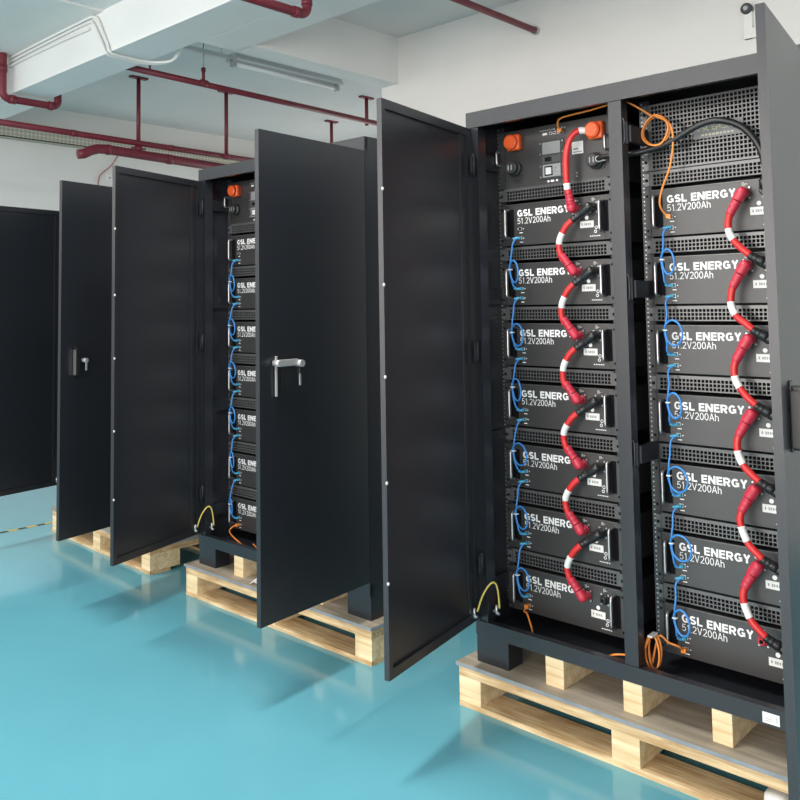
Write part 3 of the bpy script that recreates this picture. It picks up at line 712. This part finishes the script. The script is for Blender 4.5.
# feed cable from the control box
root = thing_at('power_cable', 1, .362, zrow(0)-.018, 'red power cable from the orange cap down to the top left module', 'cable')
def q(x, y, z): return (x-.362, y, z-(zrow(0)-.018))
path = [q(.432, -.028, 2.018), q(.403, -.046, 2.018), q(.377, -.056, 1.992), q(.362, -.06, 1.94), q(.358, -.058, 1.88), q(.358, -.054, 1.83), q(.36, -.05, 1.80)]
t = MB(); t.tube(path, .0115, red_cable, seg=12, sub=8); t.build('cable', root)
for a, c in ((.02, .16), (.80, .90)): t = MB(); t.tube(lerp_path(path, a, c), .0122, white_plastic, seg=12, smooth_path=False); t.build('white_band', root)
boot(red_boot, (0, -.012, 0), (-.001, -.04, .02), (-.003, -.05, .066), .0175, .0135, 3).build('red_connector', root)
# black feed cable crossing behind the centre post
root = thing_at('power_cable', 1, .45, 1.912, 'thick black cable arching across the large perforated panel', 'cable')
def q(x, y, z): return (x-.45, y-YD, z-1.912)
t = MB(); t.tube([q(.475, .125, 1.912), q(.52, .10, 1.912), q(.59, .10, 1.908), (.66-.45, -.05, 1.915-1.912), q(.735, .11, 1.928), q(.83, .105, 1.966), q(.9, .105, 1.975), q(.97, .107, 1.945), q(1.015, .11, 1.885), q(1.03, .12, 1.82), q(1.022, .13, 1.775)], .0105, black_rubber, seg=12, sub=8); t.build('cable', root)
t = MB(); t.tube([q(.472, .128, 1.912), q(.488, .12, 1.912), q(.512, .105, 1.912)], .0118, white_plastic, seg=12); t.build('white_band', root)
t = MB(); t.cyl(q(1.0215, .153, 1.751), q(1.0215, .125, 1.751), .0165, black_rubber, bev=.003); t.cyl(q(1.0215, .133, 1.751), q(1.022, .13, 1.785), .015, black_rubber, bev=.003); t.build('black_connector', root)
# blue network cables
def blue_cable(k, c, i, rnd):
    names = ['topmost', 'second', 'third', 'fourth', 'fifth', 'sixth']
    label = 'blue looped network cable in the %s column of the %s cabinet, leaving the %s module' % (COLN[c], CABN[k], names[i])
    zt = zrow(i+1, c)
    root = thing_at('network_cable', k, CP*c+.12, zt-.071, label, 'cable', 'blue network cables, %s column of %s cabinet' % (COLN[c], CABN[k]))
    a = rnd.uniform(.7, 1.45); sh = rnd.uniform(-.006, .006); lz = rnd.uniform(-.012, .012); s = rnd.uniform(-.004, .004)
    def q(x, y, z): return (x-.12, y, z+.071)
    xl = .100+s+.005*c
    pts = [q(.119, -.012, .1165), q(.113, -.022, .112), q(.106, -.032, .095), q(xl+.003, -.038, .06), q(xl, -.042, .03), q(xl-.001, -.044, .0+lz),
           q(xl+.006, -.046, -.03+lz), q(xl+.006+.018*a, -.05, -.046+lz), q(xl+.004+.040*a, -.056, -.034+lz), q(xl+.003+.048*a, -.06, -.004+lz), q(xl+.004+.038*a, -.06, .024+lz), q(xl+.004+.018*a, -.056, .034+lz), q(xl+.002, -.05, .018+lz),
           q(xl-.003, -.044, -.006+lz), q(xl+.001, -.04, -.035), q(.106, -.034, -.060), q(.113, -.022, -.0705), q(.119, -.012, -.0715)]
    t = MB(); t.tube(pts, .0032, blue_wire, seg=8, sub=6); t.build('cable', root)
    for z in (.1165, -.0715):
        t = MB(); t.box(-.0055, .0055, -.017, -.0025, z+.071-.0045, z+.071+.0045, cyan_plug, .001); t.tube([(0, -.016, z+.071), (-.009, -.021, z+.071-.001), (-.018, -.026, z+.071-.003 if z > 0 else z+.071+.002)], [.005, .0035], cyan_plug, seg=8); t.build('plug', root)
    t = MB(); p = Vector(q(xl-.0005, -.045, .002+lz)); t.box(p.x-.006, p.x+.008, p.y-.006, p.y+.006, p.z-.002, p.z+.002, white_plastic, .0008); t.build('cable_tie', root)
rb = random.Random(3)
for k, c in ((1, 0), (1, 1), (2, 0)):
    for i in range(6): blue_cable(k, c, i, rb)
# orange network cables
def orange_plug(root, x, z):
    t = MB(); t.box(x-.006, x+.006, -.018, -.003, z-.005, z+.005, orange_wire, .001); t.box(x-.008, x+.008, -.024, -.016, z-.007, z+.007, orange_wire, .002); t.build('plug', root)
root = thing_at('network_cable', 1, .312, 2.038, 'orange cable coiled at the top, from control box to right column', 'cable')
def q(x, y, z): return (x-.312, y-YD, z-2.038)
coil = []
for n in range(37):
    a = math.radians(90+n*20.0); R0 = .05-.0005*(n % 18)
    coil.append(q(.699+R0*math.cos(a)+.003*math.sin(n), .118-.0007*n, 1.972+R0*1.05*math.sin(a)))
pts = [q(.312, .145, 2.038), q(.317, .125, 2.055), q(.335, .11, 2.071), (.38-.312, -.058, 2.076-2.038), q(.46, .095, 2.077), q(.54, .085, 2.082), q(.6, .08, 2.083), q(.65, .10, 2.05), q(.68, .117, 2.026)] + coil + [q(.725, .10, 2.012), q(.752, .10, 1.975), q(.753, .105, 1.92), q(.735, .115, 1.85), q(.706, .12, 1.79), q(.694, .12, 1.74), q(.699, .135, 1.71), q(.711, .147, 1.6965)]
t = MB(); t.tube(pts, .0034, orange_wire, seg=8, sub=4); t.build('cable', root)
orange_plug(root, 0, 0); orange_plug(root, .711-.312+.0005, zrow(0, 1)-.071-2.038)
root = thing_at('network_cable', 1, .12, zrow(6)-.106, 'orange cable from the bottom left module, coiled beside the centre post', 'cable')
zq = zrow(6)-.106
def q(x, y, z): return (x-.12, y-YD, z-zq)
coil = []
for n in range(46):
    a = math.radians(95+n*19.0); w = 1+.18*math.sin(n*.21)
    coil.append(q(.645+.02*w*math.cos(a), .06+.0006*n, .327+.052*math.sin(a)))
pts = [q(.12, .147, zq), q(.122, .125, zq-.012), q(.145, .11, .32), q(.185, .08, .285), q(.215, .055, .262), q(.3, .05, .26), q(.45, .05, .26), q(.50, .045, .285), (.53-.12, .04-YD, .3-zq), (.56-.12, .055-YD, .302-zq), q(.61, .056, .305), q(.625, .055, .34), q(.641, .06, .379)] + coil + [q(.655, .09, .374), q(.68, .105, .356), q(.705, .12, .346), q(.711, .145, zrow(6, 1)-.106)]
t = MB(); t.tube(pts, .0034, orange_wire, seg=8, sub=4); t.build('cable', root)
orange_plug(root, 0, 0); orange_plug(root, .711-.12, zrow(6, 1)-.106-zq)
t = MB(); tp = q(.645, .07, .381); t.box(tp[0]-.008, tp[0]+.008, tp[1]-.02, tp[1]+.02, tp[2]-.003, tp[2]+.003, white_plastic, .001); t.build('cable_tie', root)
root = thing_at('network_cable', 2, .12, zrow(6)-.106, 'orange cable leaving the bottom module of the middle cabinet', 'cable')
def q(x, y, z): return (x-.12, y-YD, z-zq)
t = MB(); t.tube([q(.12, .147, zq), q(.112, .125, zq-.006), q(.113, .105, zq-.02), q(.16, .08, zq-.026), q(.25, .05, .297), q(.34, .05, .27), q(.45, .05, .26), q(.35, .07, .2938)], .0034, orange_wire, seg=8); t.build('cable', root)
orange_plug(root, 0, 0)
# grounding wires at the door hinges
def ground(k, ang, label):
    root = empty('grounding_wire', place(k, 0, 0, .335), CABS[k][2]); tag(root, label, 'wire')
    d = Vector((math.cos(ang), math.sin(ang), 0)); nin = Vector((-math.sin(ang), math.cos(ang), 0))
    A = d*.05+nin*.02; B = Vector((.07, .03, 0))
    pts = [A*(1-f)+B*f+nin*(.012+.02*math.sin(math.pi*f))+Vector((0, 0, .01+.098*math.sin(math.pi*f)**.75)) for f in [i/8 for i in range(9)]]
    t = MB(); t.tube(pts, .0035, yellow_wire, seg=8); t.build('wire', root)
    for p in (A, B):
        t = MB(); t.cyl(p+Vector((0, 0, -.014)), p+Vector((0, 0, .02)), .0055, zinc, seg=10); t.cyl(p-nin*.012, p+nin*.012+Vector((0, 0, -.012)), .005, zinc, seg=10); t.build('lug', root)
ground(1, -1.3791, 'yellow grounding wire arching at the nearest cabinet left hinge')
ground(2, -1.2801, 'yellow grounding wire arching at the middle cabinet left hinge')
ground(3, -1.38, 'small wire end at the far left door bottom corner')
